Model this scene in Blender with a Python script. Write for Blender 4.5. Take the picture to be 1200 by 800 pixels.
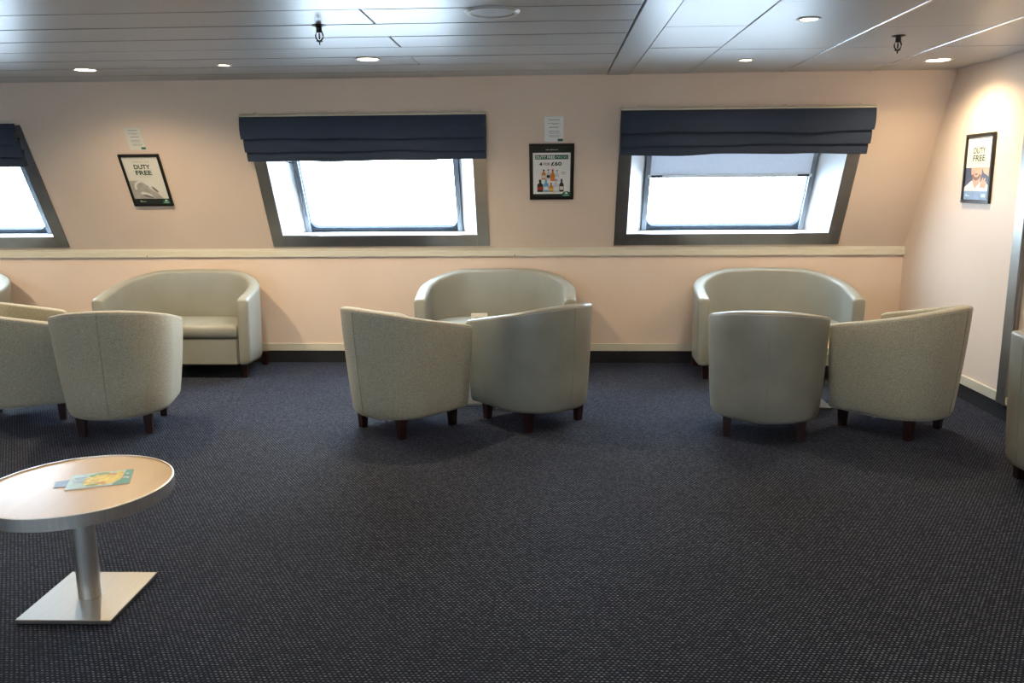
import bpy, bmesh, math, random
from mathutils import Vector, Matrix
random.seed(7)
PI = math.pi
for o in list(bpy.data.objects):
    bpy.data.objects.remove(o)
sc = bpy.context.scene
COL = sc.collection

# ------------------------------------------------------------------ camera
def make_camera():
    f, yaw, pitch, roll, H = 959.65, 0.04674, 0.19003, 0.00787, 1.5
    cy, sy, cp, sp = math.cos(yaw), math.sin(yaw), math.cos(pitch), math.sin(pitch)
    F = Vector((-sy*cp, cy*cp, -sp)); Rt = Vector((cy, sy, 0)); U = Rt.cross(F)
    cr, sr = math.cos(roll), math.sin(roll)
    R2 = cr*Rt - sr*U; U2 = sr*Rt + cr*U
    cam = bpy.data.cameras.new('camera'); cam.sensor_width = 36; cam.lens = f/1200*36
    cam.clip_start = .05; cam.clip_end = 200
    o = bpy.data.objects.new('camera', cam); COL.objects.link(o)
    m = Matrix((R2, U2, -F)).transposed().to_4x4(); m.translation = (0, 0, H)
    o.matrix_world = m
    sc.camera = o
make_camera()

# ------------------------------------------------------------------ world, exposure
SKY = 20.0
LAMP = 1.0
w = bpy.data.worlds.new('overcast_sky'); sc.world = w; w.use_nodes = True
bg = w.node_tree.nodes['Background']
bg.inputs[0].default_value = (0.66, 0.83, 1.0, 1); bg.inputs[1].default_value = SKY
vs = sc.view_settings
vs.view_transform = 'Standard'; vs.look = 'None'; vs.gamma = 1; vs.use_curve_mapping = False
vs.exposure = 0.36

# ------------------------------------------------------------------ room numbers (metres)
D, HR, LEAN, HC, XR = 6.849, 0.973, 0.4625, 2.270, 2.889
XL, YN = -9.6, -4.6
SL, CL = math.sin(LEAN), math.cos(LEAN)
SLEN = (HC-HR)/CL
S1, S0 = 0.165, 0.102
def SP(x, s, n=0.0):        # point on the sloped wall: x along, s up the slope, n outwards
    return Vector((x, D - s*SL + n*CL, HR + s*CL + n*SL))

# ------------------------------------------------------------------ materials
MATS = {}
def mat(name, col, rough=.5, metal=0., spec=.5, noise=None, bump=None, var=.12, emit=None, coat=0., sheen=0., scalevec=(1, 1, 1), aniso=0.):
    """principled material with a procedural noise variation of the colour and optional bump"""
    m = bpy.data.materials.new(name); m.use_nodes = True
    nt = m.node_tree; b = nt.nodes['Principled BSDF']
    b.inputs['Roughness'].default_value = rough; b.inputs['Metallic'].default_value = metal
    b.inputs['Specular IOR Level'].default_value = spec
    b.inputs['Coat Weight'].default_value = coat; b.inputs['Sheen Weight'].default_value = sheen
    b.inputs['Anisotropic'].default_value = aniso
    c4 = (*col, 1)
    b.inputs['Base Color'].default_value = c4
    if noise or bump:
        tc = nt.nodes.new('ShaderNodeTexCoord'); mp = nt.nodes.new('ShaderNodeMapping')
        mp.inputs['Scale'].default_value = scalevec
        nt.links.new(tc.outputs['Object'], mp.inputs[0])
    if noise:
        nz = nt.nodes.new('ShaderNodeTexNoise'); nz.inputs['Scale'].default_value = noise; nz.inputs['Detail'].default_value = 4
        nt.links.new(mp.outputs[0], nz.inputs['Vector'])
        rp = nt.nodes.new('ShaderNodeValToRGB')
        rp.color_ramp.elements[0].position = .3; rp.color_ramp.elements[1].position = .7
        rp.color_ramp.elements[0].color = (*[v*(1-var) for v in col], 1)
        rp.color_ramp.elements[1].color = (*[min(1, v*(1+var)) for v in col], 1)
        nt.links.new(nz.outputs['Fac'], rp.inputs[0]); nt.links.new(rp.outputs[0], b.inputs['Base Color'])
    if bump:
        n2 = nt.nodes.new('ShaderNodeTexNoise'); n2.inputs['Scale'].default_value = bump[0]; n2.inputs['Detail'].default_value = 3
        nt.links.new(mp.outputs[0], n2.inputs['Vector'])
        bp = nt.nodes.new('ShaderNodeBump'); bp.inputs['Strength'].default_value = bump[1]; bp.inputs['Distance'].default_value = bump[2]
        nt.links.new(n2.outputs['Fac'], bp.inputs['Height']); nt.links.new(bp.outputs[0], b.inputs['Normal'])
    if emit:
        b.inputs['Emission Color'].default_value = (*emit[0], 1); b.inputs['Emission Strength'].default_value = emit[1]
    MATS[name] = m
    return m
def s2l(r, g, b):
    f = lambda c: (c/255/12.92) if c/255 <= .04045 else ((c/255+.055)/1.055)**2.4
    return (f(r), f(g), f(b))

mat('wall_paint', (.71, .565, .455), .55, noise=1.6, var=.035, bump=(9, .05, .01))
mat('wall_paint_right', (.72, .595, .50), .5, noise=1.4, var=.03, bump=(9, .05, .01))
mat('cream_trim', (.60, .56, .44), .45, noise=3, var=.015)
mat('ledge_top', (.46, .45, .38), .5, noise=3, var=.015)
mat('panel_metal', (.37, .38, .39), .33, spec=.42, noise=.8, var=.03)
mat('tile_metal', (.41, .41, .41), .36, spec=.45, noise=.9, var=.03)
mat('void_dark', (.02, .02, .022), .8, noise=4)
mat('joint_steel', (.75, .78, .82), .25, metal=1., noise=20, var=.05)
mat('base_steel', (.31, .30, .285), .38, metal=1., noise=30, var=.035, scalevec=(6, .3, 1))
mat('brushed_steel', (.72, .70, .66), .40, metal=1., noise=24, var=.07, scalevec=(4, 4, .1))
mat('frame_steel', (.30, .295, .28), .38, metal=.9, noise=4, var=.10)
mat('reveal_white', (.80, .82, .84), .4, noise=3, var=.02)
mat('gasket', (.030, .040, .055), .6, spec=.2, noise=8, var=.15)
mat('guide_grey', (.22, .25, .29), .5, spec=.3, noise=12, var=.1)
mat('roller_fabric', (.70, .72, .76), .8, noise=40, var=.03)
mat('navy_fabric', (.019, .032, .060), .85, noise=260, var=.3, bump=(380, .25, .001), sheen=.15)
mat('chair_fabric', (.34, .318, .245), .9, noise=170, var=.30, bump=(300, .35, .001), sheen=.15)
mat('chair_leather', (.215, .213, .182), .36, spec=.5, noise=5, var=.10, bump=(60, .06, .002))
mat('sofa_leather', (.285, .29, .255), .36, spec=.5, noise=4, var=.06, bump=(50, .05, .002))
mat('piping_pale', (.60, .59, .53), .5, noise=60, var=.08)
mat('seam_thread', (.22, .215, .18), .8, noise=60, var=.1)
mat('leg_wood', (.018, .005, .0045), .38, noise=22, var=.35, scalevec=(1, 1, .2))
mat('under_cloth', (.012, .012, .014), .9, noise=50)
mat('laminate_beech', (.70, .47, .26), .30, spec=.5, noise=14, var=.05, scalevec=(1, .12, 1))
mat('black_frame', (.008, .008, .009), .28, noise=15, var=.2)
mat('paper_cream', (.68, .66, .58), .6, noise=8, var=.02)
mat('paper_white', (.78, .78, .76), .6, noise=8, var=.02)
mat('ink_grey', (.30, .31, .30), .6, noise=30, var=.05)
mat('ink_light', (.48, .47, .43), .6, noise=30, var=.05)
mat('card_grey', (.36, .39, .46), .5, noise=20, var=.05)
mat('ink_dark', (.025, .055, .035), .6, noise=30, var=.05)
mat('ink_green', (.012, .12, .06), .5, noise=30, var=.08)
mat('ink_teal', (.03, .30, .25), .4, noise=30, var=.10)
mat('ink_black', (.012, .022, .020), .5, noise=30, var=.05)
mat('print_shade', (.40, .38, .34), .5, noise=12, var=.2)
mat('print_headphone', (.66, .64, .60), .5, noise=18, var=.05)
mat('print_headphone_dark', (.20, .19, .18), .5, noise=18, var=.2)
mat('print_blue', (.18, .28, .45), .4, noise=18, var=.15)
mat('print_navy', (.06, .07, .12), .4, noise=8, var=.4)
mat('print_skin', (.55, .33, .23), .4, noise=14, var=.14)
mat('print_skin_dark', (.20, .10, .07), .4, noise=14, var=.2)
mat('print_shirt', (.72, .70, .68), .4, noise=14, var=.06)
mat('print_yellow', (.80, .58, .07), .35, noise=60, var=.3)
mat('print_paleblue', (.50, .70, .72), .35, noise=30, var=.12)
mat('print_leaf', (.20, .38, .10), .35, noise=50, var=.3)
mat('print_red', (.40, .04, .03), .4, noise=50, var=.2)
mat('print_amber', (.60, .20, .03), .4, noise=50, var=.2)
mat('print_bottle_blue', (.10, .38, .62), .4, noise=50, var=.15)
mat('print_bottle_dark', (.02, .02, .015), .4, noise=50, var=.2)
mat('print_clear', (.58, .60, .62), .4, noise=50, var=.08)
mat('speaker_grille', (.50, .53, .56), .5, noise=60, var=.08)
mat('sprinkler_metal', (.035, .035, .035), .35, metal=.8, noise=40, var=.2)
mat('lamp_trim', (.62, .62, .60), .35, noise=20, var=.04)
mat('lamp_glow', (1, 1, 1), .5, noise=4, var=.01, emit=((1.0, .80, .55), 30))
mat('socket_cream', (.66, .58, .36), .5, noise=12, var=.05)

def carpet_mat(name):
    m = bpy.data.materials.new(name); m.use_nodes = True; nt = m.node_tree; N = nt.nodes; L = nt.links
    b = N['Principled BSDF']; b.inputs['Roughness'].default_value = .8; b.inputs['Specular IOR Level'].default_value = .14
    b.inputs['Sheen Weight'].default_value = .10; b.inputs['Sheen Tint'].default_value = (.45, .6, 1, 1); b.inputs['Sheen Roughness'].default_value = .35
    tc = N.new('ShaderNodeTexCoord')
    wz = N.new('ShaderNodeTexNoise'); wz.inputs['Scale'].default_value = 45; wz.inputs['Detail'].default_value = 2
    L.new(tc.outputs['Object'], wz.inputs['Vector'])
    ws = N.new('ShaderNodeVectorMath'); ws.operation = 'SCALE'; ws.inputs['Scale'].default_value = .006
    L.new(wz.outputs['Color'], ws.inputs[0])
    wa = N.new('ShaderNodeVectorMath'); wa.operation = 'ADD'
    L.new(tc.outputs['Object'], wa.inputs[0]); L.new(ws.outputs[0], wa.inputs[1])
    br = N.new('ShaderNodeTexBrick')
    br.inputs['Scale'].default_value = 1.0; br.inputs['Brick Width'].default_value = .0165; br.inputs['Row Height'].default_value = .0125
    br.inputs['Mortar Size'].default_value = .0056; br.inputs['Mortar Smooth'].default_value = .5; br.offset = .5
    br.inputs['Color1'].default_value = (.205, .225, .275, 1); br.inputs['Color2'].default_value = (.040, .047, .066, 1)
    br.inputs['Mortar'].default_value = (.0028, .0042, .0110, 1)
    L.new(wa.outputs[0], br.inputs['Vector'])
    nz = N.new('ShaderNodeTexNoise'); nz.inputs['Scale'].default_value = 1.3; nz.inputs['Detail'].default_value = 5
    L.new(tc.outputs['Object'], nz.inputs['Vector'])
    rp = N.new('ShaderNodeValToRGB'); rp.color_ramp.elements[0].position = .3; rp.color_ramp.elements[1].position = .7
    rp.color_ramp.elements[0].color = (.78, .78, .80, 1); rp.color_ramp.elements[1].color = (1.1, 1.1, 1.1, 1)
    L.new(nz.outputs['Fac'], rp.inputs[0])
    mx = N.new('ShaderNodeMix'); mx.data_type = 'RGBA'; mx.blend_type = 'MULTIPLY'; mx.inputs['Factor'].default_value = 1
    L.new(br.outputs['Color'], mx.inputs[6]); L.new(rp.outputs[0], mx.inputs[7]); L.new(mx.outputs[2], b.inputs['Base Color'])
    bp = N.new('ShaderNodeBump'); bp.inputs['Strength'].default_value = .5; bp.inputs['Distance'].default_value = .003; bp.invert = True
    L.new(br.outputs['Fac'], bp.inputs['Height']); L.new(bp.outputs[0], b.inputs['Normal'])
    MATS[name] = m
carpet_mat('carpet')
mat('carpet_edge', (.010, .0105, .014), .9, noise=180, var=.6, bump=(200, .4, .002))

def glass_mat(name):
    m = bpy.data.materials.new(name); m.use_nodes = True; nt = m.node_tree; N = nt.nodes; L = nt.links
    N.remove(N['Principled BSDF'])
    tr = N.new('ShaderNodeBsdfTransparent'); tr.inputs[0].default_value = (.93, .96, .97, 1)
    gl = N.new('ShaderNodeBsdfGlossy'); gl.inputs['Roughness'].default_value = .02
    fr = N.new('ShaderNodeFresnel'); fr.inputs[0].default_value = 1.45
    mx = N.new('ShaderNodeMixShader')
    L.new(fr.outputs[0], mx.inputs[0]); L.new(tr.outputs[0], mx.inputs[1]); L.new(gl.outputs[0], mx.inputs[2])
    L.new(mx.outputs[0], N['Material Output'].inputs['Surface'])
    MATS[name] = m
glass_mat('window_glass')
def translucent(m, fac, col):
    nt = m.node_tree; out = nt.nodes['Material Output']; b = nt.nodes['Principled BSDF']
    t = nt.nodes.new('ShaderNodeBsdfTranslucent'); t.inputs[0].default_value = (*col, 1)
    x = nt.nodes.new('ShaderNodeMixShader'); x.inputs[0].default_value = fac
    nt.links.new(b.outputs[0], x.inputs[1]); nt.links.new(t.outputs[0], x.inputs[2]); nt.links.new(x.outputs[0], out.inputs['Surface'])
translucent(MATS['roller_fabric'], .12, (.8, .84, .9))

# ------------------------------------------------------------------ helpers
def obj(name, verts, faces, m, parent=None, smooth=False):
    me = bpy.data.meshes.new(name); me.from_pydata([tuple(v) for v in verts], [], faces); me.update()
    me.materials.append(MATS[m])
    if smooth:
        me.polygons.foreach_set('use_smooth', [True]*len(me.polygons))
    o = bpy.data.objects.new(name, me); COL.objects.link(o)
    if parent: o.parent = parent
    return o
def bobj(name, bm, m, parent=None, smooth=False, fix=True):
    if fix: bmesh.ops.recalc_face_normals(bm, faces=bm.faces)
    me = bpy.data.meshes.new(name); bm.to_mesh(me); bm.free(); me.materials.append(MATS[m])
    if smooth:
        me.polygons.foreach_set('use_smooth', [True]*len(me.polygons))
    o = bpy.data.objects.new(name, me); COL.objects.link(o)
    if parent: o.parent = parent
    return o
def box_bm(x0, x1, y0, y1, z0, z1, bev=0., seg=1):
    bm = bmesh.new()
    bmesh.ops.create_cube(bm, size=1, matrix=Matrix.Translation(((x0+x1)/2, (y0+y1)/2, (z0+z1)/2)) @ Matrix.Diagonal((x1-x0, y1-y0, z1-z0, 1)))
    if bev > 0:
        bmesh.ops.bevel(bm, geom=list(bm.edges), offset=bev, segments=seg, profile=.5, affect='EDGES')
    return bm
def box(name, x0, x1, y0, y1, z0, z1, m, parent=None, bev=0., seg=1, smooth=False):
    return bobj(name, box_bm(x0, x1, y0, y1, z0, z1, bev, seg), m, parent, smooth)
def lathe(name, prof, m, parent=None, n=40, smooth=True, cap=True):
    vs_, fs = [], []
    for r, z in prof:
        for i in range(n):
            a = 2*PI*i/n; vs_.append((r*math.cos(a), r*math.sin(a), z))
    k = len(prof)
    for j in range(k-1):
        for i in range(n):
            i2 = (i+1) % n; fs.append((j*n+i, j*n+i2, (j+1)*n+i2, (j+1)*n+i))
    if cap:
        fs.append(tuple(range(n-1, -1, -1))); fs.append(tuple((k-1)*n+i for i in range(n)))
    o = obj(name, vs_, fs, m, parent, smooth)
    if smooth: auto_smooth(o)
    return o
def auto_smooth(o, ang=math.radians(38)):
    me = o.data; bm = bmesh.new(); bm.from_mesh(me)
    bmesh.ops.recalc_face_normals(bm, faces=bm.faces)
    for e in bm.edges:
        if len(e.link_faces) == 2 and e.calc_face_angle(0) > ang: e.smooth = False
    bm.to_mesh(me); bm.free()
def tube(name, pts, r, m, parent=None, n=6, closed=False):
    pts = [Vector(p) for p in pts]; V, Fc = [], []
    k = len(pts)
    for i, p in enumerate(pts):
        a = pts[i-1] if (i > 0 or closed) else p; b = pts[(i+1) % k] if (i < k-1 or closed) else p
        t = (b-a).normalized(); up = Vector((0, 0, 1)) if abs(t.z) < .95 else Vector((1, 0, 0))
        u = t.cross(up).normalized(); v = u.cross(t)
        for j in range(n):
            an = 2*PI*j/n; V.append(p + r*(math.cos(an)*u + math.sin(an)*v))
    for i in range(k if closed else k-1):
        i2 = (i+1) % k
        for j in range(n):
            j2 = (j+1) % n; Fc.append((i*n+j, i2*n+j, i2*n+j2, i*n+j2))
    if not closed:
        Fc.append(tuple(range(n))); Fc.append(tuple((k-1)*n+j for j in range(n-1, -1, -1)))
    return obj(name, V, Fc, m, parent, True)
def tag(o, label=None, cat=None, group=None, kind=None):
    if label: o['label'] = label
    if cat: o['category'] = cat
    if group: o['group'] = group
    if kind: o['kind'] = kind
    return o
def empty(name, loc=(0, 0, 0), rz=0.):
    o = bpy.data.objects.new(name, None); COL.objects.link(o); o.location = loc; o.rotation_euler = (0, 0, rz)
    o.empty_display_size = .1
    return o
def empty_m(name, m):
    o = bpy.data.objects.new(name, None); COL.objects.link(o); o.matrix_world = m; o.empty_display_size = .1
    return o
def copy_tree(o, parent=None):
    c = o.copy(); COL.objects.link(c); c.parent = parent
    for ch in list(o.children): copy_tree(ch, c)
    return c
def slope_frame(x, s, n=0.):     # local x right, y up the slope, z into the room
    m = Matrix(((1, 0, 0, 0), (0, -SL, -CL, 0), (0, CL, -SL, 0), (0, 0, 0, 1)))
    m.translation = SP(x, s, n); return m
def right_frame(y, z):
    m = Matrix(((0, 0, -1, 0), (-1, 0, 0, 0), (0, 1, 0, 0), (0, 0, 0, 1)))
    m.translation = (XR, y, z); return m
def structure(o, label, cat):
    return tag(o, label, cat, kind='structure')

# ------------------------------------------------------------------ windows: numbers
#        centre x, roller blind?
WINS = [(-1.410, False), (1.440, True), (-5.000, False), (-8.300, False)]
W_OUT, W_IN, W_BK = .912, .812, .672          # half widths: frame outside, opening at wall, opening at glass
SB_OUT, SB_IN, SB_BK = .030, .135, .040       # bottom edges up the slope
ST_OUT, ST_IN, ST_BK = 1.12, 1.03, .92
WD = .22

# ------------------------------------------------------------------ floor, walls
structure(obj('floor', [(XL, YN, 0), (XR, YN, 0), (XR, D, 0), (XL, D, 0)], [(0, 1, 2, 3)], 'carpet'), 'dark navy carpet with pale woven flecks', 'floor')
structure(box('wall_far', XL, XR, D, D+.12, 0, HR, 'wall_paint'), 'lower peach painted wall behind the sofas', 'wall')

def grid_wall(n, hw, sb, st):
    xs = [XL, XR]; 
    for cx, _ in WINS: xs += [cx-hw, cx+hw]
    xs = sorted(xs); ss = [0, sb, st, SLEN+.03]
    V, Fc = [], []
    for s in ss:
        for x in xs: V.append(SP(x, s, n))
    k = len(xs)
    for j in range(3):
        for i in range(k-1):
            mx_ = (xs[i]+xs[i+1])/2
            if j == 1 and any(abs(mx_-cx) < hw for cx, _ in WINS): continue
            Fc.append((j*k+i, j*k+i+1, (j+1)*k+i+1, (j+1)*k+i))
    return V, Fc
V1, F1 = grid_wall(0, W_IN, SB_IN, ST_IN)
V2, F2 = grid_wall(WD+.05, W_BK, SB_BK, ST_BK)
k1 = len(V1)
structure(obj('wall_far_upper', V1+V2, F1+[tuple(k1+i for i in f) for f in F2], 'wall_paint'), 'upper peach wall leaning inwards around the windows', 'wall')
structure(box('wall_right', XR, XR+.12, YN, D+.12, 0, HC+.1, 'wall_paint_right'), 'pale peach side wall at the right end of the lounge', 'wall')
structure(box('wall_left', XL-.12, XL, YN, D+.12, 0, HC+.1, 'wall_paint'), 'peach end wall at the left of the lounge', 'wall')
# wall behind the viewer, with unseen windows added to light the chair backs
NW = [-6.6, -3.2, .2]; NHW, NZ0, NZ1 = .72, 1.05, 1.75
nx = sorted([XL, XR]+[c_+q for c_ in NW for q in (-NHW, NHW)]); nz_ = [0, NZ0, NZ1, HC+.1]
V = [(x, YN, z_) for z_ in nz_ for x in nx]; kx = len(nx)
Fc = [(j*kx+i, j*kx+i+1, (j+1)*kx+i+1, (j+1)*kx+i) for j in range(3) for i in range(kx-1) if not (j == 1 and i % 2 == 1)]
structure(obj('wall_near', V, Fc, 'wall_paint'), 'peach wall behind the viewer with windows added for fill light', 'wall')
for i_, c_ in enumerate(NW):
    wn = empty('window_%d' % (5+i_), (c_, YN, 0)); structure(wn, 'steel framed window added unseen behind the viewer as fill light', 'window')
    for (x0, x1, z0_, z1_) in ((-NHW-.09, NHW+.09, NZ0-.09, NZ0), (-NHW-.09, NHW+.09, NZ1, NZ1+.09), (-NHW-.09, -NHW, NZ0, NZ1), (NHW, NHW+.09, NZ0, NZ1)):
        box('frame_strip', x0, x1, 0, .012, z0_, z1_, 'frame_steel', wn, bev=.002)
    obj('pane', [(-NHW, -.03, NZ0), (NHW, -.03, NZ0), (NHW, -.03, NZ1), (-NHW, -.03, NZ1)], [(0, 1, 2, 3)], 'window_glass', wn)

# ledge trim along the far wall (bevelled top, cream face)
yt = D-.022
V = []
for x in (XL, XR):
    V += [(x, D, HR+.008), (x, yt, HR-.016), (x, yt, HR-.062), (x, D, HR-.062)]
tr = obj('trim_1', V, [(1, 5, 6, 2), (2, 6, 7, 3), (0, 1, 2, 3), (4, 7, 6, 5)], 'cream_trim')
structure(tr, 'cream ledge trim running under the windows', 'trim')
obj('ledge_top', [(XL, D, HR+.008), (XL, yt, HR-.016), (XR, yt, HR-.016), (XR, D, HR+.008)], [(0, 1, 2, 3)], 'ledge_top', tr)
# small joint covers on the ledge
for x in (-3.42, -.29):
    box('joint', x-.003, x+.003, yt-.002, yt+.004, HR-.066, HR-.045, 'seam_thread', tr)
# skirtings
structure(box('baseboard_far', XL, XR, D-.014, D+.001, S0, S1, 'cream_trim', bev=.002), 'cream skirting strip under the peach wall', 'baseboard')
structure(box('trim_2', XL, XR, D-.008, D+.001, 0, S0, 'carpet_edge'), 'dark carpet upstand below the far cream skirting', 'baseboard')
structure(box('baseboard_right', XR-.014, XR+.001, 5.235, D-.014, S0, S1, 'cream_trim', bev=.002), 'cream skirting strip on the right wall', 'baseboard')
structure(box('trim_3', XR-.008, XR+.001, YN, D-.008, 0, S0, 'carpet_edge'), 'dark carpet upstand along the right wall', 'baseboard')
# steel door post on the right wall
dr = empty('door_1', (XR, 5.17, 0)); structure(dr, 'brushed steel door post on the right wall', 'door frame')
box('post', -.028, .002, -.058, .064, S0, HC, 'frame_steel', dr, bev=.004)
box('stop_bead', -.040, -.028, -.058, -.030, S0, HC, 'frame_steel', dr, bev=.002)
box('foot_block', -.034, .0, -.110, -.060, .115, .165, 'socket_cream', dr, bev=.003)

# ------------------------------------------------------------------ ceiling
ce = structure(box('ceiling', XL, XR+.1, YN, D-SL*SLEN+.05, HC+.035, HC+.12, 'void_dark'), 'pale metal panel ceiling of planks and tiles', 'ceiling')
YE = D-SL*SLEN-.004
P0, PW = 5.905, .345
edges = [YE, P0-.0]
while edges[-1] > YN: edges.append(edges[-1]-PW)
XB0, XB1 = .415, .575
rng = random.Random(3)
for i in range(len(edges)-1):
    y1, y0 = edges[i], max(edges[i+1], YN)
    cuts = [XL+.01, -.85, XB0-.006]
    if i % 2 == 1: cuts = [XL+.01, -4.6, XB0-.006]
    for a, b in zip(cuts, cuts[1:]):
        dz = rng.uniform(-.0012, .0012)
        box('plank', a+.002, b-.002, y0+.0055, y1-.0055, HC+dz, HC+.030+dz, 'panel_metal', ce, bev=.004)
box('divider_strip', XB0, XB1-.003, YN, YE, HC-.004, HC+.03, 'panel_metal', ce, bev=.002)
xs = [XB1, .998, 1.655, 2.272, XR-.004]
TW = .655
ty = [YE, 5.80]
while ty[-1] > YN: ty.append(ty[-1]-TW)
for j in range(len(xs)-1):
    for i in range(len(ty)-1):
        dz = rng.uniform(-.001, .001); off = -.10 if j == 0 else 0
        y1 = ty[i]+(off if i else 0); y0 = max(ty[i+1]+off, YN)
        box('ceiling_tile', xs[j]+.003, xs[j+1]-.003, y0+.0012, y1-.0012, HC+.001+dz, HC+.028+dz, 'tile_metal', ce, bev=.0015)
for x in xs[2:4]:
    box('joint_bar', x-.008, x+.008, YN, YE, HC-.003, HC+.02, 'joint_steel', ce, bev=.001)

# ------------------------------------------------------------------ window builder
def rrect(hw0, s0, s1, r, n=7):
    """rounded rectangle in (x, s), counter-clockwise"""
    P = []
    for cx, cs, a0 in ((hw0-r, s0+r, -PI/2), (hw0-r, s1-r, 0), (-hw0+r, s1-r, PI/2), (-hw0+r, s0+r, PI)):
        for i in range(n+1):
            a = a0+PI/2*i/n; P.append((cx+r*math.cos(a), cs+r*math.sin(a)))
    return P
def make_window(idx, cx, label):
    root = empty_m('window_%d' % idx, slope_frame(cx, 0, 0)); structure(root, label, 'window')
    # steel frame: four strips lying on the wall face
    t = .010
    def strip(pts):
        V = [(x, s, 0.) for x, s in pts]+[(x, s, t) for x, s in pts]
        obj('frame_strip', V, [(3, 2, 1, 0), (4, 5, 6, 7), (0, 1, 5, 4), (1, 2, 6, 5), (2, 3, 7, 6), (3, 0, 4, 7)], 'frame_steel', root)
    g = .0012
    a, b = W_OUT, W_IN
    strip([(-b+g-.0, SB_OUT), (b-g, SB_OUT), (b-g, SB_IN), (-b+g, SB_IN)])
    strip([(-b+g, ST_IN), (b-g, ST_IN), (b-g, ST_OUT), (-b+g, ST_OUT)])
    strip([(-a, SB_OUT), (-b, SB_OUT), (-b, ST_OUT), (-a, ST_OUT)])
    strip([(b, SB_OUT), (a, SB_OUT), (a, ST_OUT), (b, ST_OUT)])
    # splayed reveals
    q = [(-b, SB_IN), (b, SB_IN), (b, ST_IN), (-b, ST_IN)]; c = W_BK
    p = [(-c, SB_BK), (c, SB_BK), (c, ST_BK), (-c, ST_BK)]
    for i, nm in enumerate(('sill', 'reveal', 'head_reveal', 'reveal')):
        j = (i+1) % 4
        obj(nm, [(*q[i], t), (*q[j], t), (*p[j], -WD), (*p[i], -WD), (*q[i], -.001)][:4], [(0, 1, 2, 3)], 'reveal_white', root)
    # glazing frame with rounded opening
    sb, st = SB_BK+.004, ST_BK
    out = rrect(c+.01, SB_BK-.01, ST_BK+.01, .012); inn = rrect(c-.045, sb+.042, st-.03, .065)
    k = len(out)
    V = [(x, s, -WD+.006) for x, s in out]+[(x, s, -WD+.012) for x, s in inn]+[(x, s, -WD-.03) for x, s in inn]
    Fc = [(i, (i+1) % k, k+(i+1) % k, k+i) for i in range(k)]+[(k+i, k+(i+1) % k, 2*k+(i+1) % k, 2*k+i) for i in range(k)]
    obj('glazing_frame', V, Fc, 'gasket', root)
    obj('pane', [(x, s, -WD-.02) for x, s in inn], [tuple(range(k))], 'window_glass', root)
    for sg in (-1, 1):
        x0 = sg*(c-.020)
        bobj('guide_rail', box_bm(x0-.020, x0+.020, SB_BK+.012, ST_BK, -WD+.012, -WD+.034, .003), 'guide_grey', root)
    return root
make_window(1, -1.410, 'steel framed ship window with navy blind, in the middle of the wall')
make_window(2, 1.440, 'steel framed ship window with white roller blind partly lowered')
make_window(3, -5.000, 'steel framed ship window cut by the left edge')
make_window(4, -8.300, 'steel framed ship window beyond the left edge')

# roller blind in window 2
rb = empty_m('roller_blind', slope_frame(1.440, .542, WD-.03)); tag(rb, 'white roller blind lowered a third over the right window', 'roller blind')
bobj('blind_fabric', box_bm(-.645, .645, .022, .39, -.002, .002), 'roller_fabric', rb)
bobj('bottom_bar', box_bm(-.650, .650, -.004, .026, -.007, .008, .003), 'reveal_white', rb)
for x in (-.58, .58):
    bobj('pull_clip', box_bm(x-.045, x+.045, .006, .022, .008, .018, .003), 'gasket', rb)

# ------------------------------------------------------------------ roman blinds
def fold_strip(name, hw, s_top, s_bot, parent, seed, n_top=-.02):
    """one hanging fold: a curved pillow hanging plumb from the slope, closed and thick. local frame of the blind root (x, s, z into room)"""
    r = random.Random(seed); NX = 46
    ph = [r.uniform(0, 6.28) for _ in range(5)]
    Ltot = (s_top-s_bot)/CL
    V, Fc = [], []
    prof = []
    for t in (0, .15, .35, .55, .75, .9, .97, 1.0):            # front going down
        prof.append((t, 0.))
    for t in (1.012, 1.0, .95, .8, .5, .2, 0):                    # back going up
        prof.append((t, 1.))
    for i in range(NX+1):
        u = i/NX; x = -hw+2*hw*u
        wob = .004*math.sin(5*u*2+ph[0])+.003*math.sin(13*u+ph[1])+.002*math.sin(31*u+ph[2])
        sag = .004*math.sin(7*u+ph[3])+.003*math.sin(17*u+ph[4])
        for t, bk in prof:
            L = Ltot*t+(sag if t > .8 else 0)
            s = s_top-L*CL; z = -n_top+L*SL*.85
            bulge = .018*math.sin(PI*min(1, max(0, t)))
            thick = .030*math.sin(PI*min(1, t)*.5+.25)
            z2 = z+bulge+wob*t-(thick if bk else 0)
            if t > 1.005: z2 -= .012
            V.append((x, s, z2))
    k = len(prof)
    for i in range(NX):
        for j in range(k):
            j2 = (j+1) % k; Fc.append((i*k+j, (i+1)*k+j, (i+1)*k+j2, i*k+j2))
    Fc.append(tuple(range(k))); Fc.append(tuple(NX*k+j for j in range(k-1, -1, -1)))
    o = obj(name, V, Fc, 'navy_fabric', parent, True); auto_smooth(o, 1.0); return o
def roman_blind(cx, hw, st, sb, label, seed, tilt=0.):
    root = empty_m('roman_blind', slope_frame(cx, 0, -.012)); tag(root, label, 'blind', 'navy roman blinds')
    h = st-sb
    bobj('head_batten', box_bm(-hw, hw, st-.01, st+.010, .0, .022, .003), 'cream_trim', root)
    fold_strip('fold', hw, st, st-h*.45, root, seed)
    fold_strip('fold', hw*.995, st-h*.36, st-h*.76, root, seed+1)
    fold_strip('fold', hw*.99, st-h*.66, sb, root, seed+2)
    for i in range(4):
        x = -hw+.12+i*(2*hw-.24)/3
        bobj('bracket', box_bm(x-.010, x+.010, st+.008, st+.022, 0, .010, .002), 'cream_trim', root)
    return root
b1 = roman_blind(-1.412, .935, 1.180, .835, 'navy roman blind gathered above the middle window', 11)
roman_blind(1.452, .925, 1.195, .858, 'navy roman blind gathered above the window nearest the corner', 21)
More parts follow.
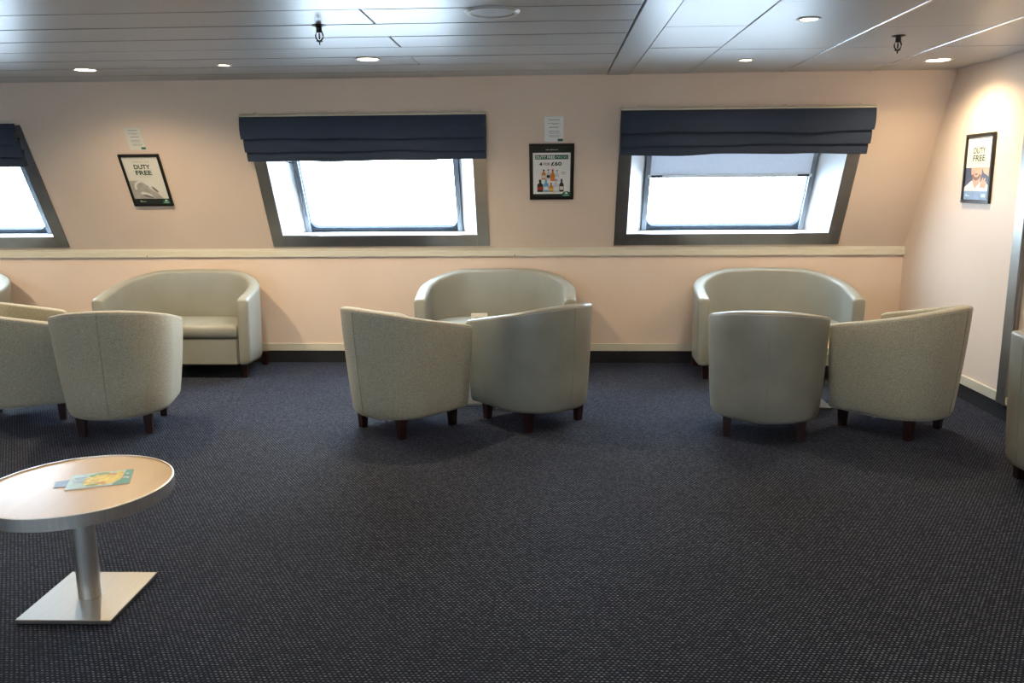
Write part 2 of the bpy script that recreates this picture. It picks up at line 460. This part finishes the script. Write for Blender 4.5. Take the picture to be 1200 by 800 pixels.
roman_blind(-5.045, .935, 1.150, .815, 'navy roman blind cut off by the left edge', 31)
tube('cord', [(-.70, .82, -.02), (-.66, .775, -.05), (-.60, .760, -.06), (-.665, .745, -.10), (-.66, .72, -.15), (-.65, .60, -.19), (-.645, .40, -.185), (-.64, .22, -.18)], .003, 'gasket', b1)

# ------------------------------------------------------------------ posters and notices
def text_obj(s, cx, cy, width, m, parent, z, height=None, name='lettering', align='CENTER', bold=0.):
    cu = bpy.data.curves.new('text_tmp', 'FONT'); cu.body = s; cu.size = 1; cu.offset = bold; cu.resolution_u = 3
    t = bpy.data.objects.new('text_tmp', cu); COL.objects.link(t)
    dg = bpy.context.evaluated_depsgraph_get(); me = bpy.data.meshes.new_from_object(t.evaluated_get(dg))
    bpy.data.objects.remove(t); bpy.data.curves.remove(cu)
    xs_ = [v.co.x for v in me.vertices]; ys_ = [v.co.y for v in me.vertices]
    x0, x1, y0, y1 = min(xs_), max(xs_), min(ys_), max(ys_)
    k = width/(x1-x0); ky = (height/(y1-y0)) if height else k
    for v in me.vertices:
        v.co = ((v.co.x-(x0+x1)/2)*k+cx, (v.co.y-(y0+y1)/2)*ky+cy, z)
    me.materials.clear(); me.materials.append(MATS[m]); me.name = name
    o = bpy.data.objects.new(name, me); COL.objects.link(o); o.parent = parent; return o
def quad(name, x0, x1, y0, y1, z, m, parent):
    return obj(name, [(x0, y0, z), (x1, y0, z), (x1, y1, z), (x0, y1, z)], [(0, 1, 2, 3)], m, parent)
def poly(name, pts, z, m, parent):
    return obj(name, [(x, y, z) for x, y in pts], [tuple(range(len(pts)))], m, parent)
def blob(name, cx, cy, rx, ry, z, m, parent, n=24, rot=0., a0=0., a1=2*PI):
    P = []
    for i in range(n):
        a = a0+(a1-a0)*i/(n if a1-a0 > 6.2 else n-1); x, y = rx*math.cos(a), ry*math.sin(a)
        P.append((cx+x*math.cos(rot)-y*math.sin(rot), cy+x*math.sin(rot)+y*math.cos(rot)))
    return poly(name, P, z, m, parent)
def arc_band(name, cx, cy, rx, ry, wd, a0, a1, z, m, parent, n=20, rot=0.):
    V, Fc = [], []
    for i in range(n+1):
        a = a0+(a1-a0)*i/n
        for rr in (0, wd):
            x, y = (rx-rr)*math.cos(a), (ry-rr)*math.sin(a)
            V.append((cx+x*math.cos(rot)-y*math.sin(rot), cy+x*math.sin(rot)+y*math.cos(rot), z))
    for i in range(n): Fc.append((2*i, 2*i+2, 2*i+3, 2*i+1))
    return obj(name, V, Fc, m, parent)
def picture_frame(root, W, Hh, fw):
    W2, H2, t = W/2, Hh/2, .018
    for (x0, x1, y0, y1) in ((-W2, W2, H2-fw, H2), (-W2, W2, -H2, -H2+fw), (-W2, -W2+fw, -H2+fw, H2-fw), (W2-fw, W2, -H2+fw, H2-fw)):
        bobj('frame_bar', box_bm(x0, x1, y0, y1, 0, t, .002), 'black_frame', root)
def lines(root, spec, m, z):
    for cx, y, wd, h in spec: quad('print_line', cx-wd/2, cx+wd/2, y-h/2, y+h/2, z, m, root)
def logo_corner(par, x1, y0, z, sc_=1.):
    P = [(x1, y0), (x1, y0+.036*sc_), (x1-.03*sc_, y0+.047*sc_), (x1-.055*sc_, y0+.040*sc_), (x1-.070*sc_, y0+.020*sc_), (x1-.072*sc_, y0)]
    poly('green_badge', P, z, 'ink_green', par)
    for dx, dy in ((-.006, .004), (.006, .004), (0, .011)):
        blob('badge_mark', x1-.034*sc_+dx*sc_, y0+.024*sc_+dy*sc_, .006*sc_, .005*sc_, z+.0004, 'paper_white', par, 10)
    quad('badge_line', x1-.058*sc_, x1-.012*sc_, y0+.010*sc_, y0+.015*sc_, z+.0004, 'print_paleblue', par)

# left poster: headphones
W_, H_ = .328, .452
po = empty_m('poster', slope_frame(-3.231, .648, -.002)); tag(po, 'black framed duty free poster with white headphones, left of the middle window', 'poster', 'framed duty free posters')
picture_frame(po, W_, H_, .020)
pr = quad('poster_print', -W_/2+.018, W_/2-.018, -H_/2+.018, H_/2-.018, .008, 'paper_cream', po)
z = .0088
text_obj('I M P U L S E', 0, .160, .135, 'ink_grey', pr, z, .014)
text_obj('DUTY', 0, .118, .130, 'ink_dark', pr, z, .040, bold=.03)
text_obj('FREE', 0, .068, .130, 'ink_dark', pr, z, .040, bold=.03)
text_obj('PRICES', 0, .032, .092, 'ink_light', pr, z, .013)
quad('photo_field', -.146, .146, -.160, .010, z-.0004, 'paper_cream', pr)
poly('photo_shade', [(-.146, -.160), (.10, -.160), (.02, -.06), (-.06, .0), (-.146, .0)], z, 'print_shade', pr)
arc_band('headphone_band', -.030, -.070, .085, .070, .018, .5, PI+.6, z+.0004, 'print_headphone', pr, rot=-.4)
blob('headphone_cup', .035, -.065, .020, .044, z+.0008, 'print_headphone', pr, rot=.7)
blob('headphone_pad', .050, -.078, .010, .034, z+.0012, 'print_headphone_dark', pr, rot=.7)
blob('headphone_cup', -.030, -.122, .018, .048, z+.0008, 'print_headphone', pr, rot=1.2)
blob('headphone_pad', -.022, -.138, .010, .042, z+.0012, 'print_headphone_dark', pr, rot=1.25)
quad('bottom_band', -.146, .146, -.208, -.160, z+.0006, 'ink_black', pr)
lines(pr, [(-.08, -.186, .05, .006), (-.095, -.180, .012, .010)], 'ink_light', z+.0012)
logo_corner(pr, .146, -.206, z+.0010, .95)

# middle poster: bottles
W_, H_ = .346, .468
po2 = empty_m('poster', slope_frame(.0145, .692, -.002)); tag(po2, 'black framed poster of spirit bottles at four for sixty pounds', 'poster', 'framed duty free posters')
picture_frame(po2, W_, H_, .022)
pr = quad('poster_print', -W_/2+.020, W_/2-.020, -H_/2+.020, H_/2-.020, .008, 'ink_black', po2)
z = .0088
quad('white_field', -.145, .145, -.188, .162, z-.0003, 'paper_white', pr)
lines(pr, [(-.03, .186, .03, .006), (.025, .186, .05, .005), (-.004, .187, .010, .010)], 'ink_light', z)
quad('green_band', -.128, .128, .108, .144, z, 'ink_green', pr)
text_obj('DUTY FREE', -.048, .126, .148, 'paper_white', pr, z+.0005, .023, bold=.03)
text_obj('PRICES', .078, .126, .082, 'print_paleblue', pr, z+.0005, .018)
text_obj('4', -.085, .068, .026, 'ink_black', pr, z, .030, bold=.03)
text_obj('FOR', -.038, .068, .050, 'ink_black', pr, z, .024, bold=.012)
text_obj('£60', .036, .070, .082, 'ink_black', pr, z, .034, bold=.03)
def bottle(x, y, w_, h_, m, lab, cap, zz):
    h2, n2 = w_/2, w_*.19
    P = [(-h2, 0), (h2, 0), (h2, h_*.58), (n2, h_*.74), (n2, h_*.97), (-n2, h_*.97), (-n2, h_*.74), (-h2, h_*.58)]
    b = poly('bottle_print', [(x+px, y+py) for px, py in P], zz, m, pr)
    return b, [(x, y, w_, h_, lab, cap, zz)]
bots = [(-.062, -.062, .032, .085, 'print_amber', 'paper_cream', 'print_bottle_dark'), (-.026, -.060, .030, .085, 'print_clear', 'ink_black', 'print_bottle_dark'),
        (.008, -.075, .034, .100, 'print_amber', 'print_amber', 'print_red'), (.043, -.080, .030, .100, 'print_clear', 'paper_white', 'ink_grey'),
        (-.090, -.170, .046, .108, 'print_bottle_dark', 'print_red', 'ink_black'), (-.044, -.170, .040, .112, 'print_bottle_blue', 'paper_white', 'ink_grey'),
        (-.004, -.170, .032, .080, 'print_amber', 'print_yellow', 'print_red'), (.034, -.174, .044, .115, 'print_clear', 'paper_white', 'ink_grey'),
        (.078, -.168, .036, .110, 'print_bottle_dark', 'paper_cream', 'print_bottle_dark')]
for i, (x, y, w_, h_, m, lab, cap) in enumerate(bots):
    bottle(x, y, w_, h_, m, lab, cap, z+.0003+.0001*i)
    quad('bottle_label', x-w_*.42, x+w_*.42, y+h_*.15, y+h_*.42, z+.0015+.0001*i, lab, pr)
    quad('bottle_cap', x-w_*.2, x+w_*.2, y+h_*.88, y+h_, z+.0015+.0001*i, cap, pr)
lines(pr, [(.092, -.002, .024, .006), (.092, -.016, .030, .004)], 'ink_grey', z)
logo_corner(pr, .150, -.210, z+.003, 1.0)

# right wall poster: person photo
W_, H_ = .368, .460
po3 = empty_m('poster', right_frame(5.770, 1.578)); tag(po3, 'black framed duty free poster with a portrait photo on the right wall', 'poster', 'framed duty free posters')
picture_frame(po3, W_, H_, .022)
pr = quad('poster_print', -W_/2+.020, W_/2-.020, -H_/2+.020, H_/2-.020, .008, 'paper_cream', po3)
z = .0088
text_obj('I M P U L S E', .0, .168, .165, 'ink_grey', pr, z, .014)
lines(pr, [(.0, .152, .165, .003)], 'ink_light', z)
text_obj('DUTY', 0, .118, .158, 'ink_dark', pr, z, .040, bold=.022)
text_obj('FREE', 0, .068, .158, 'ink_dark', pr, z, .040, bold=.022)
text_obj('PRICES', 0, .034, .105, 'ink_light', pr, z, .013)
quad('photo_field', -.164, .164, -.150, .006, z-.0004, 'print_navy', pr)
poly('photo_light', [(.05, .006), (.164, .006), (.164, -.06), (.08, -.03)], z, 'print_skin', pr)
poly('photo_shirt', [(-.164, -.150), (-.164, -.125), (-.070, -.080), (-.02, -.095), (.10, -.085), (.164, -.12), (.164, -.150)], z+.0002, 'print_shirt', pr)
poly('photo_neck', [(-.060, -.085), (-.02, -.135), (.045, -.090), (.045, -.04), (-.05, -.04)], z+.0005, 'print_skin', pr)
poly('photo_face', [(-.085, .006), (.055, .006), (.058, -.035), (.030, -.070), (-.005, -.082), (-.050, -.070), (-.080, -.035)], z+.0008, 'print_skin', pr)
arc_band('photo_beard', -.012, -.030, .060, .050, .022, PI+.25, 2*PI-.25, z+.0011, 'print_skin_dark', pr)
blob('photo_mouth', -.012, -.038, .022, .006, z+.0012, 'print_skin_dark', pr, 14)
poly('photo_hand', [(.045, -.125), (.055, -.085), (.075, -.06), (.085, -.062), (.080, -.085), (.105, -.062), (.115, -.068), (.105, -.095), (.125, -.085), (.130, -.095), (.112, -.130)], z+.0014, 'print_skin', pr)
quad('bottom_band', -.164, .164, -.210, -.150, z+.0005, 'print_blue', pr)
lines(pr, [(-.11, -.182, .06, .006), (-.128, -.176, .014, .012), (.10, -.180, .05, .02)], 'print_paleblue', z+.0010)

def notice(x, s, W_, H_, label, gm):
    r = empty_m('notice', slope_frame(x, s, -.001)); tag(r, label, 'notice', 'paper notices above the posters')
    bobj('sheet', box_bm(-W_/2, W_/2, -H_/2, H_/2, 0, .0025), 'paper_cream' if gm else 'paper_white', r)
    z = .003
    spec = [(.0, .37, .58, .030), (.0, .24, .66, .016), (.05, .20, .30, .014), (.0, .08, .50, .030), (.0, -.07, .52, .020), (.0, -.12, .62, .014), (.02, -.17, .50, .014), (.04, -.25, .66, .018), (.02, -.30, .50, .014)]
    for cx, y, wd, h in spec: quad('print_line', (cx-wd/2)*W_, (cx+wd/2)*W_, (y-h/2)*H_, (y+h/2)*H_, z, 'ink_grey', r)
    quad('green_badge', .20*W_, .48*W_, -.48*H_, -.38*H_, z, 'ink_green', r)
notice(-3.217, 1.000, .132, .184, 'small cream paper notice above the headphones poster', True)
notice(.031, 1.040, .144, .200, 'small white paper notice above the bottles poster', False)

# ------------------------------------------------------------------ ceiling fittings
def downlight(x, y, r, label, watt, group, col=(1., .79, .50)):
    root = empty('downlight', (x, y, HC)); tag(root, label, 'downlight', group)
    lathe('trim_ring', [(r, -.0035), (r+.006, -.006), (r+.018, -.005), (r+.020, .004), (r, .004)], 'lamp_trim', root, 32, cap=False)
    lathe('lens', [(r+.001, -.002), (r*.5, -.0032), (.002, -.0036)], 'lamp_glow', root, 28)
    if watt:
        L = bpy.data.lights.new('downlight_lamp', 'SPOT'); L.energy = watt*LAMP; L.color = col
        L.spot_size = math.radians(155); L.spot_blend = .85; L.shadow_soft_size = .035
        o = bpy.data.objects.new('lamp', L); COL.objects.link(o); o.parent = root; o.location = (0, 0, -.03)
    return root
G1 = 'round ceiling downlights'
BIG, SMALL = 92., 34.
downlight(-3.095, 5.570, .062, 'round downlight above the headphones poster', BIG, G1)
downlight(-1.132, 5.290, .062, 'round downlight above the middle window', BIG, G1)
downlight(2.520, 5.690, .070, 'round downlight beside the right corner of the ceiling', BIG*.62, G1)
downlight(-2.107, 5.452, .032, 'small downlight between two larger ones in the planks', SMALL, G1)
downlight(1.256, 5.564, .036, 'small downlight in the tiles near the far wall', SMALL, G1)
downlight(1.246, 4.232, .038, 'small downlight in the tiles nearest the viewer', SMALL, G1)
for y in (2.9, 1.0, -.9, -2.8):  # unseen extra rows, added to brighten the chair backs
    for x in (-7.1, -5.1, -3.1, -1.13, 1.25, 2.35):
        downlight(x, y, .062, 'round downlight added outside the view as fill light', BIG*.16, 'added fill downlights outside the view')
for x in (-7.1, -5.1):
    downlight(x, 5.4, .062, 'round downlight in the ceiling beyond the left edge', BIG, 'downlights beyond the left edge')

sp = empty('ceiling_speaker', (-.262, 3.925, HC)); tag(sp, 'round pale ceiling speaker set in the planks', 'speaker')
lathe('rim', [(.098, -.004), (.102, -.012), (.116, -.012), (.128, -.002), (.128, .004), (.098, .004)], 'lamp_trim', sp, 40, cap=False)
lathe('grille', [(.100, -.005), (.06, -.008), (.003, -.010)], 'speaker_grille', sp, 40)
def sprinkler(x, y, label):
    r = empty('sprinkler', (x, y, HC)); tag(r, label, 'sprinkler', 'black fire sprinklers')
    lathe('escutcheon', [(.002, -.012), (.016, -.008), (.036, -.002), (.036, .003)], 'sprinkler_metal', r, 24)
    lathe('body', [(.014, -.010), (.014, -.028), (.010, -.034)], 'sprinkler_metal', r, 14)
    for sg in (-1, 1):
        tube('frame_arm', [(sg*.012, 0, -.028), (sg*.019, 0, -.045), (sg*.017, 0, -.060), (sg*.005, 0, -.072)], .0035, 'sprinkler_metal', r)
    lathe('bulb', [(.002, -.034), (.004, -.042), (.004, -.060), (.002, -.066)], 'sprinkler_metal', r, 10)
    lathe('deflector', [(.004, -.070), (.017, -.072), (.017, -.075), (.004, -.080), (.003, -.092)], 'sprinkler_metal', r, 16)
sprinkler(-1.132, 4.190, 'black sprinkler hanging from the ceiling planks')
sprinkler(1.885, 4.755, 'black sprinkler hanging from the ceiling tiles')

# ------------------------------------------------------------------ tub seats
def u_path(hw, yf, yb, rc, nc=14, ns=7):
    """horseshoe path from right front, round the back, to left front; hw half width, rc corner radius"""
    P = []
    for i in range(ns): P.append((hw, yf+(yb+rc-yf)*i/ns, 'side'))
    for i in range(nc+1):
        a = -PI/2*i/nc
        P.append((hw-rc+rc*math.cos(a), yb+rc+rc*math.sin(a), 'c'))
    if hw-rc > .01:
        for i in range(1, 8): P.append((hw-rc-2*(hw-rc)*i/8, yb, 'back'))
    else: pass
    for i in range(nc+1):
        a = -PI/2-PI/2*i/nc
        if i == 0 and hw-rc <= .01: continue
        P.append((-hw+rc+rc*math.cos(a), yb+rc+rc*math.sin(a), 'c'))
    for i in range(1, ns+1): P.append((-hw, yb+rc+(yf-yb-rc)*i/ns, 'side'))
    return [(x, y) for x, y, _ in P]
def tub(kind, hw, depth, rc, h_back, h_front, th, taper, m_shell, label, group, piping='piping_pale', yoff=0., drop=.5, soft=.14, seat_h=.43, z0=.125, nseam=1):
    root = empty(kind); tag(root, label, 'sofa' if kind == 'tub_sofa' else 'armchair', group)
    yf, yb = depth/2+yoff, -depth/2+yoff
    P = u_path(hw, yf, yb, rc)
    n = len(P)
    # normals (pointing inwards)
    T = []
    for i in range(n):
        a = Vector(P[max(0, i-1)]); b = Vector(P[min(n-1, i+1)]); t = (b-a).normalized(); T.append(Vector((t.y, -t.x)))
    c0 = Vector((0, 0))
    for i in range(n):
        if T[i].dot(Vector((0, .1))-Vector(P[i])) < 0: T[i] = -T[i]
    acc = [0.]
    for i in range(1, n): acc.append(acc[-1]+(Vector(P[i])-Vector(P[i-1])).length)
    l0 = max(0., hw-rc)+rc*drop; Lh = acc[-1]/2
    HT = []
    for i in range(n):
        sp_ = lambda q: (q+math.sqrt(q*q+soft*soft))/2
        t = (sp_(abs(acc[i]-Lh)-l0)-sp_(-l0))/(sp_(Lh-l0)-sp_(-l0))
        HT.append(h_back+(h_front-h_back)*t)
    def section(i, shrink=0.):
        p = Vector(P[i]); nn = T[i]; H = HT[i]-shrink
        r = th*.5; tr_ = .45 if kind == 'tub_armchair' else .7
        S = []
        # outer side going up (offset inwards o, z)
        zb = z0+shrink
        S.append((taper+.035+shrink, zb)); S.append((taper+.012+shrink, zb+.008)); S.append((taper+.002+shrink, zb+.030))
        for k in range(1, 6):
            t = k/6; S.append((taper*(1-t)**1.3+shrink, zb+.03+(H-r*tr_-zb-.03)*t))
        # rounded flattish top
        for a in (180, 160, 140, 118, 90, 62, 40, 20, 0):
            aa = math.radians(a); ca, sa = math.cos(aa), math.sin(aa)
            S.append((r+(r-shrink)*math.copysign(abs(ca)**.7, ca), H-r*tr_+r*tr_*sa**.9))
        S.append((th-shrink, H-r-.06)); S.append((th-shrink+.004, .30)); S.append((th-shrink+.004, zb+.03)); S.append((th-shrink, zb))
        return [Vector((p.x+nn.x*o, p.y+nn.y*o, z_)) for o, z_ in S]
    rings = []
    d0 = Vector((0, 1, 0))
    e = .014
    rings.append([v+d0*.0 for v in section(0, e)]); rings.append([v-d0*.005 for v in section(0, e*.35)])
    r0 = [v-d0*.016 for v in section(0)]; rings.append(r0)
    for i in range(1, n-1): rings.append(section(i))
    rings.append([v-d0*.016 for v in section(n-1)]); rings.append([v-d0*.005 for v in section(n-1, e*.35)]); rings.append([v for v in section(n-1, e)])
    k = len(rings[0]); V = [v for r_ in rings for v in r_]; Fc = []
    for i in range(len(rings)-1):
        for j in range(k):
            j2 = (j+1) % k; Fc.append((i*k+j, (i+1)*k+j, (i+1)*k+j2, i*k+j2))
    Fc.append(tuple(range(k))); Fc.append(tuple((len(rings)-1)*k+j for j in range(k-1, -1, -1)))
    shell = obj('shell', V, Fc, m_shell, root, True); auto_smooth(shell, .9)
    # piping along outer top edge
    if piping:
        pts = []
        for i in range(0, n):
            p = Vector(P[i]); H = HT[i]
            q = Vector((p.x+T[i].x*.004, p.y+T[i].y*.004, H-th*.24))
            if i in (0, n-1): q.y -= .012
            pts.append(q)
        tube('piping', pts, .0045, piping, shell)
    # vertical back seams
    seams = [n//2] if nseam == 1 else ([n//2-4, n//2+4] if nseam == 2 else [])
    for i in seams:
        p = Vector(P[i]); H = HT[i]; pts = []
        for kk in range(9):
            t = kk/8; z_ = z0+.035+(H-th*.26-z0-.035)*t; o_ = taper*(1-t)**1.3-.0005
            pts.append((p.x+T[i].x*o_, p.y+T[i].y*o_, z_))
        tube('back_seam', pts, .0022, 'seam_thread', shell, 5)
    # seat base, cushion, underside
    iw = hw-th-taper*.2
    # cushion: rounded slab following the tub
    cp_ = []
    rr = max(.06, rc-th-.015); cw = iw-.006; cb = yb+th+.012; cf = yf-.008
    pts2 = [(cw, cf-.02), (cw-.02, cf), (-cw+.02, cf), (-cw, cf-.02)]
    for i in range(9):
        a = PI+PI/2*i/8; pts2.append((-cw+rr+rr*math.cos(a), cb+rr+rr*math.sin(a)))
    for i in range(9):
        a = 3*PI/2+PI/2*i/8; pts2.append((cw-rr+rr*math.cos(a), cb+rr+rr*math.sin(a)))
    zt, zb_ = seat_h, seat_h-.10
    cen = Vector((0, (cb+cf)/2)); V, Fc = [], []
    lay = [(.97, zb_), (1.0, zb_+.02), (1.0, zt-.030), (.985, zt-.010), (.955, zt), (.6, zt+.012), (.2, zt+.016)]
    for s_, z_ in lay:
        for (x, y) in pts2: V.append((x*s_, cen.y+(y-cen.y)*s_, z_))
    k2 = len(pts2)
    for a in range(len(lay)-1):
        for i in range(k2):
            i2 = (i+1) % k2; Fc.append((a*k2+i, a*k2+i2, (a+1)*k2+i2, (a+1)*k2+i))
    Fc.append(tuple(range(k2-1, -1, -1))); Fc.append(tuple((len(lay)-1)*k2+i for i in range(k2)))
    V0 = [(x*.995, y-.012 if y > cf-.03 else cen.y+(y-cen.y)*.99, z_) for z_ in (z0+.004, zb_-.004) for (x, y) in pts2]
    F0 = [(i, (i+1) % k2, k2+(i+1) % k2, k2+i) for i in range(k2)]+[tuple(range(k2-1, -1, -1)), tuple(k2+i for i in range(k2))]
    auto_smooth(obj('seat_base', V0, F0, m_shell, root, True), .6)
    cu = obj('seat_cushion', V, Fc, m_shell, root, True); auto_smooth(cu, .9)
    obj('under_panel', [(x*.97, cen.y+(y-cen.y)*.97, z_) for z_ in (z0-.004, z0+.003) for (x, y) in pts2], F0, 'under_cloth', root)
    # tapered square legs
    lx, ly = hw-taper-.11, .205
    if kind == 'tub_sofa': lx, ly = hw-taper-.075, depth/2-.075
    for sx in (-1, 1):
        for sy in (-1, 1):
            t_, b_ = .026, .019
            V = []
            for hh, q in ((0, b_), (z0+.002, t_)):
                for ax, ay in ((-1, -1), (1, -1), (1, 1), (-1, 1)):
                    V.append((sx*lx+ax*q, sy*ly+ay*q, hh))
            lo = obj('leg', V, [(3, 2, 1, 0), (4, 5, 6, 7), (0, 1, 5, 4), (1, 2, 6, 5), (2, 3, 7, 6), (3, 0, 4, 7)], 'leg_wood', root)
    return root

GC = 'tub armchairs facing the sofas'
fab = dict(hw=.352, depth=.645, yoff=-.07, rc=.348, h_back=.794, h_front=.655, th=.075, taper=.050, m_shell='chair_fabric')
lea = dict(hw=.348, depth=.640, yoff=-.07, rc=.344, h_back=.788, h_front=.660, th=.075, taper=.028, m_shell='chair_leather')
def place(o, x, y, deg_right, label=None):
    o.location = (x, y, 0); o.rotation_euler = (0, 0, -math.radians(deg_right))
    if label: o['label'] = label
cf0 = tub('tub_armchair', label='beige fabric tub armchair standing alone in front of the leftmost whole sofa', group=GC, **fab)
place(cf0, -2.714, 4.936, -13.6)
c = copy_tree(cf0); place(c, -.897, 4.966, 41, 'beige fabric tub armchair left of the pair before the middle sofa')
c = copy_tree(cf0); place(c, 2.110, 5.000, -42, 'beige fabric tub armchair turned left in front of the right wall')
c = copy_tree(cf0); place(c, -3.475, 5.150, 63, 'beige fabric tub armchair cut by the left edge, facing right')
cl0 = tub('tub_armchair', label='grey leather tub armchair right of the pair before the middle sofa', group=GC, **lea)
place(cl0, -.110, 5.135, -42)
c = copy_tree(cl0); place(c, 1.316, 4.945, 13, 'grey leather tub armchair with its back square to the viewer')
c = copy_tree(cl0); place(c, 2.615, 3.900, 88, 'grey leather tub armchair cut by the right edge')

sofa = dict(hw=.625, depth=.62, rc=.40, drop=.35, h_back=.815, h_front=.640, th=.095, taper=.012, m_shell='sofa_leather', piping=None, nseam=0, seat_h=.425, z0=.115)
GS = 'tub sofas along the window wall'
s0 = tub('tub_sofa', label='grey leather tub sofa behind the lone beige armchair', group=GS, **sofa)
place(s0, -2.965, 6.505, 180)
s = copy_tree(s0); place(s, -.420, 6.505, 180, 'grey leather tub sofa behind the middle pair of armchairs')
s = copy_tree(s0); place(s, 1.745, 6.505, 180, 'grey leather tub sofa nearest the right wall')
s = copy_tree(s0); place(s, -5.070, 6.505, 180, 'grey leather tub sofa with only one end in view at the left edge')

# ------------------------------------------------------------------ pedestal tables
def pedestal_table(x, y, label, rz=0.):
    root = empty('pedestal_table', (x, y, 0), rz); tag(root, label, 'table', 'round steel pedestal tables')
    box('base_plate', -.170, .170, -.182, .182, .002, .018, 'base_steel', root, bev=.002)
    lathe('column', [(.040, .018), (.040, .405)], 'brushed_steel', root, 36)
    lathe('mount_disc', [(.10, .400), (.10, .407)], 'brushed_steel', root, 30)
    R_ = .322
    lathe('rim', [(R_-.004, .404), (R_, .406), (R_, .4495), (R_-.002, .451), (R_-.007, .451), (R_-.007, .445), (R_-.012, .404)], 'brushed_steel', root, 72, cap=False)
    lathe('top_board', [(R_-.010, .406), (R_-.0075, .408), (R_-.0075, .4465)], 'laminate_beech', root, 72)
    return root
TX, TY = -1.700, 2.730
pedestal_table(TX, TY, 'round beech topped pedestal table with a leaflet on it, in the left foreground', .02)
pedestal_table(-.560, 5.620, 'round pedestal table hidden behind the middle pair of armchairs')
pedestal_table(1.72, 5.560, 'round pedestal table hidden behind the right pair of armchairs')

# leaflet on the table: corner points
def leaflet():
    A, B, Cc, Dd = [Vector(v) for v in ((-1.711, 2.668, 0), (-1.511, 2.740, 0), (-1.578, 2.897, 0), (-1.775, 2.813, 0))]
    org = (A+B+Cc+Dd)/4; ex = ((B-A)+(Cc-Dd)).normalized(); ang = math.atan2(ex.y, ex.x)
    r = empty('leaflet', (org.x, org.y, .4470), ang); tag(r, 'green and yellow leaflet lying on the foreground table', 'leaflet')
    W2, H2 = .105, .078
    bobj('pages', box_bm(-W2, W2, -H2, H2, 0, .003), 'paper_white', r)
    cv = quad('cover_print', -W2, W2, -H2, H2, .0033, 'print_paleblue', r)
    z = .0036
    poly('cover_green', [(.045, -H2), (W2, -H2), (W2, H2), (.080, H2), (.075, .02)], z, 'ink_teal', cv)
    poly('cover_yellow', [(-.050, -H2*.6), (-.02, -H2*.9), (.05, -H2*.8), (.072, -.02), (.078, .04), (.055, .058), (.0, .05), (-.04, .045), (-.055, .0)], z+.0003, 'print_yellow', cv)
    for (x, y, rx, ry, m) in ((.0, .058, .030, .012, 'print_leaf'), (-.020, -.058, .022, .010, 'print_leaf'), (.035, .040, .018, .010, 'print_amber'), (.01, -.045, .016, .010, 'print_amber'), (.06, .05, .012, .018, 'print_yellow'), (-.03, .045, .012, .014, 'print_leaf')):
        blob('cover_spot', x, y, rx, ry, z+.0006, m, cv, 12)
    for (x, y, wd, h) in ((-.068, .035, .040, .006), (-.068, .020, .030, .005), (-.068, .0, .044, .006), (-.068, -.02, .034, .005)):
        quad('print_line', x-wd/2, x+wd/2, y-h/2, y+h/2, z+.0006, 'print_blue', cv)
    blob('cover_mark', .089, .03, .005, .006, z+.0006, 'paper_white', cv, 8); blob('cover_mark', .084, -.01, .009, .006, z+.0006, 'paper_white', cv, 8); blob('cover_mark', .094, -.015, .004, .009, z+.0006, 'paper_white', cv, 8)
    g = empty('beer_mat', (-1.755, 2.735, .4470), ang+.1); tag(g, 'small grey card beside the leaflet on the table', 'card')
    bobj('card_board', box_bm(-.030, .030, -.035, .035, 0, .0015), 'card_grey', g)
    quad('card_print', -.026, .026, -.031, .031, .0018, 'print_blue', g)
leaflet()
# tent card on the hidden table
tc_ = empty('tent_card', (-.484, 5.550, .447), 0.); tag(tc_, 'white tent card showing above the middle pair of armchairs', 'card')
for sg in (-1, 1):
    V = [(-.056, sg*.035, 0), (.056, sg*.035, 0), (.056, sg*.002, .182), (-.056, sg*.002, .182)]
    V += [(x, y-sg*.002, z) for x, y, z in V]
    obj('panel', V, [(0, 1, 2, 3), (7, 6, 5, 4), (0, 4, 5, 1), (1, 5, 6, 2), (2, 6, 7, 3), (3, 7, 4, 0)], 'paper_white', tc_)
V = [(-.030, -.0092, .150), (.050, -.0092, .150), (.050, -.0082, .156), (-.030, -.0082, .154)]
obj('print_line', V, [(0, 1, 2, 3)], 'ink_green', tc_)
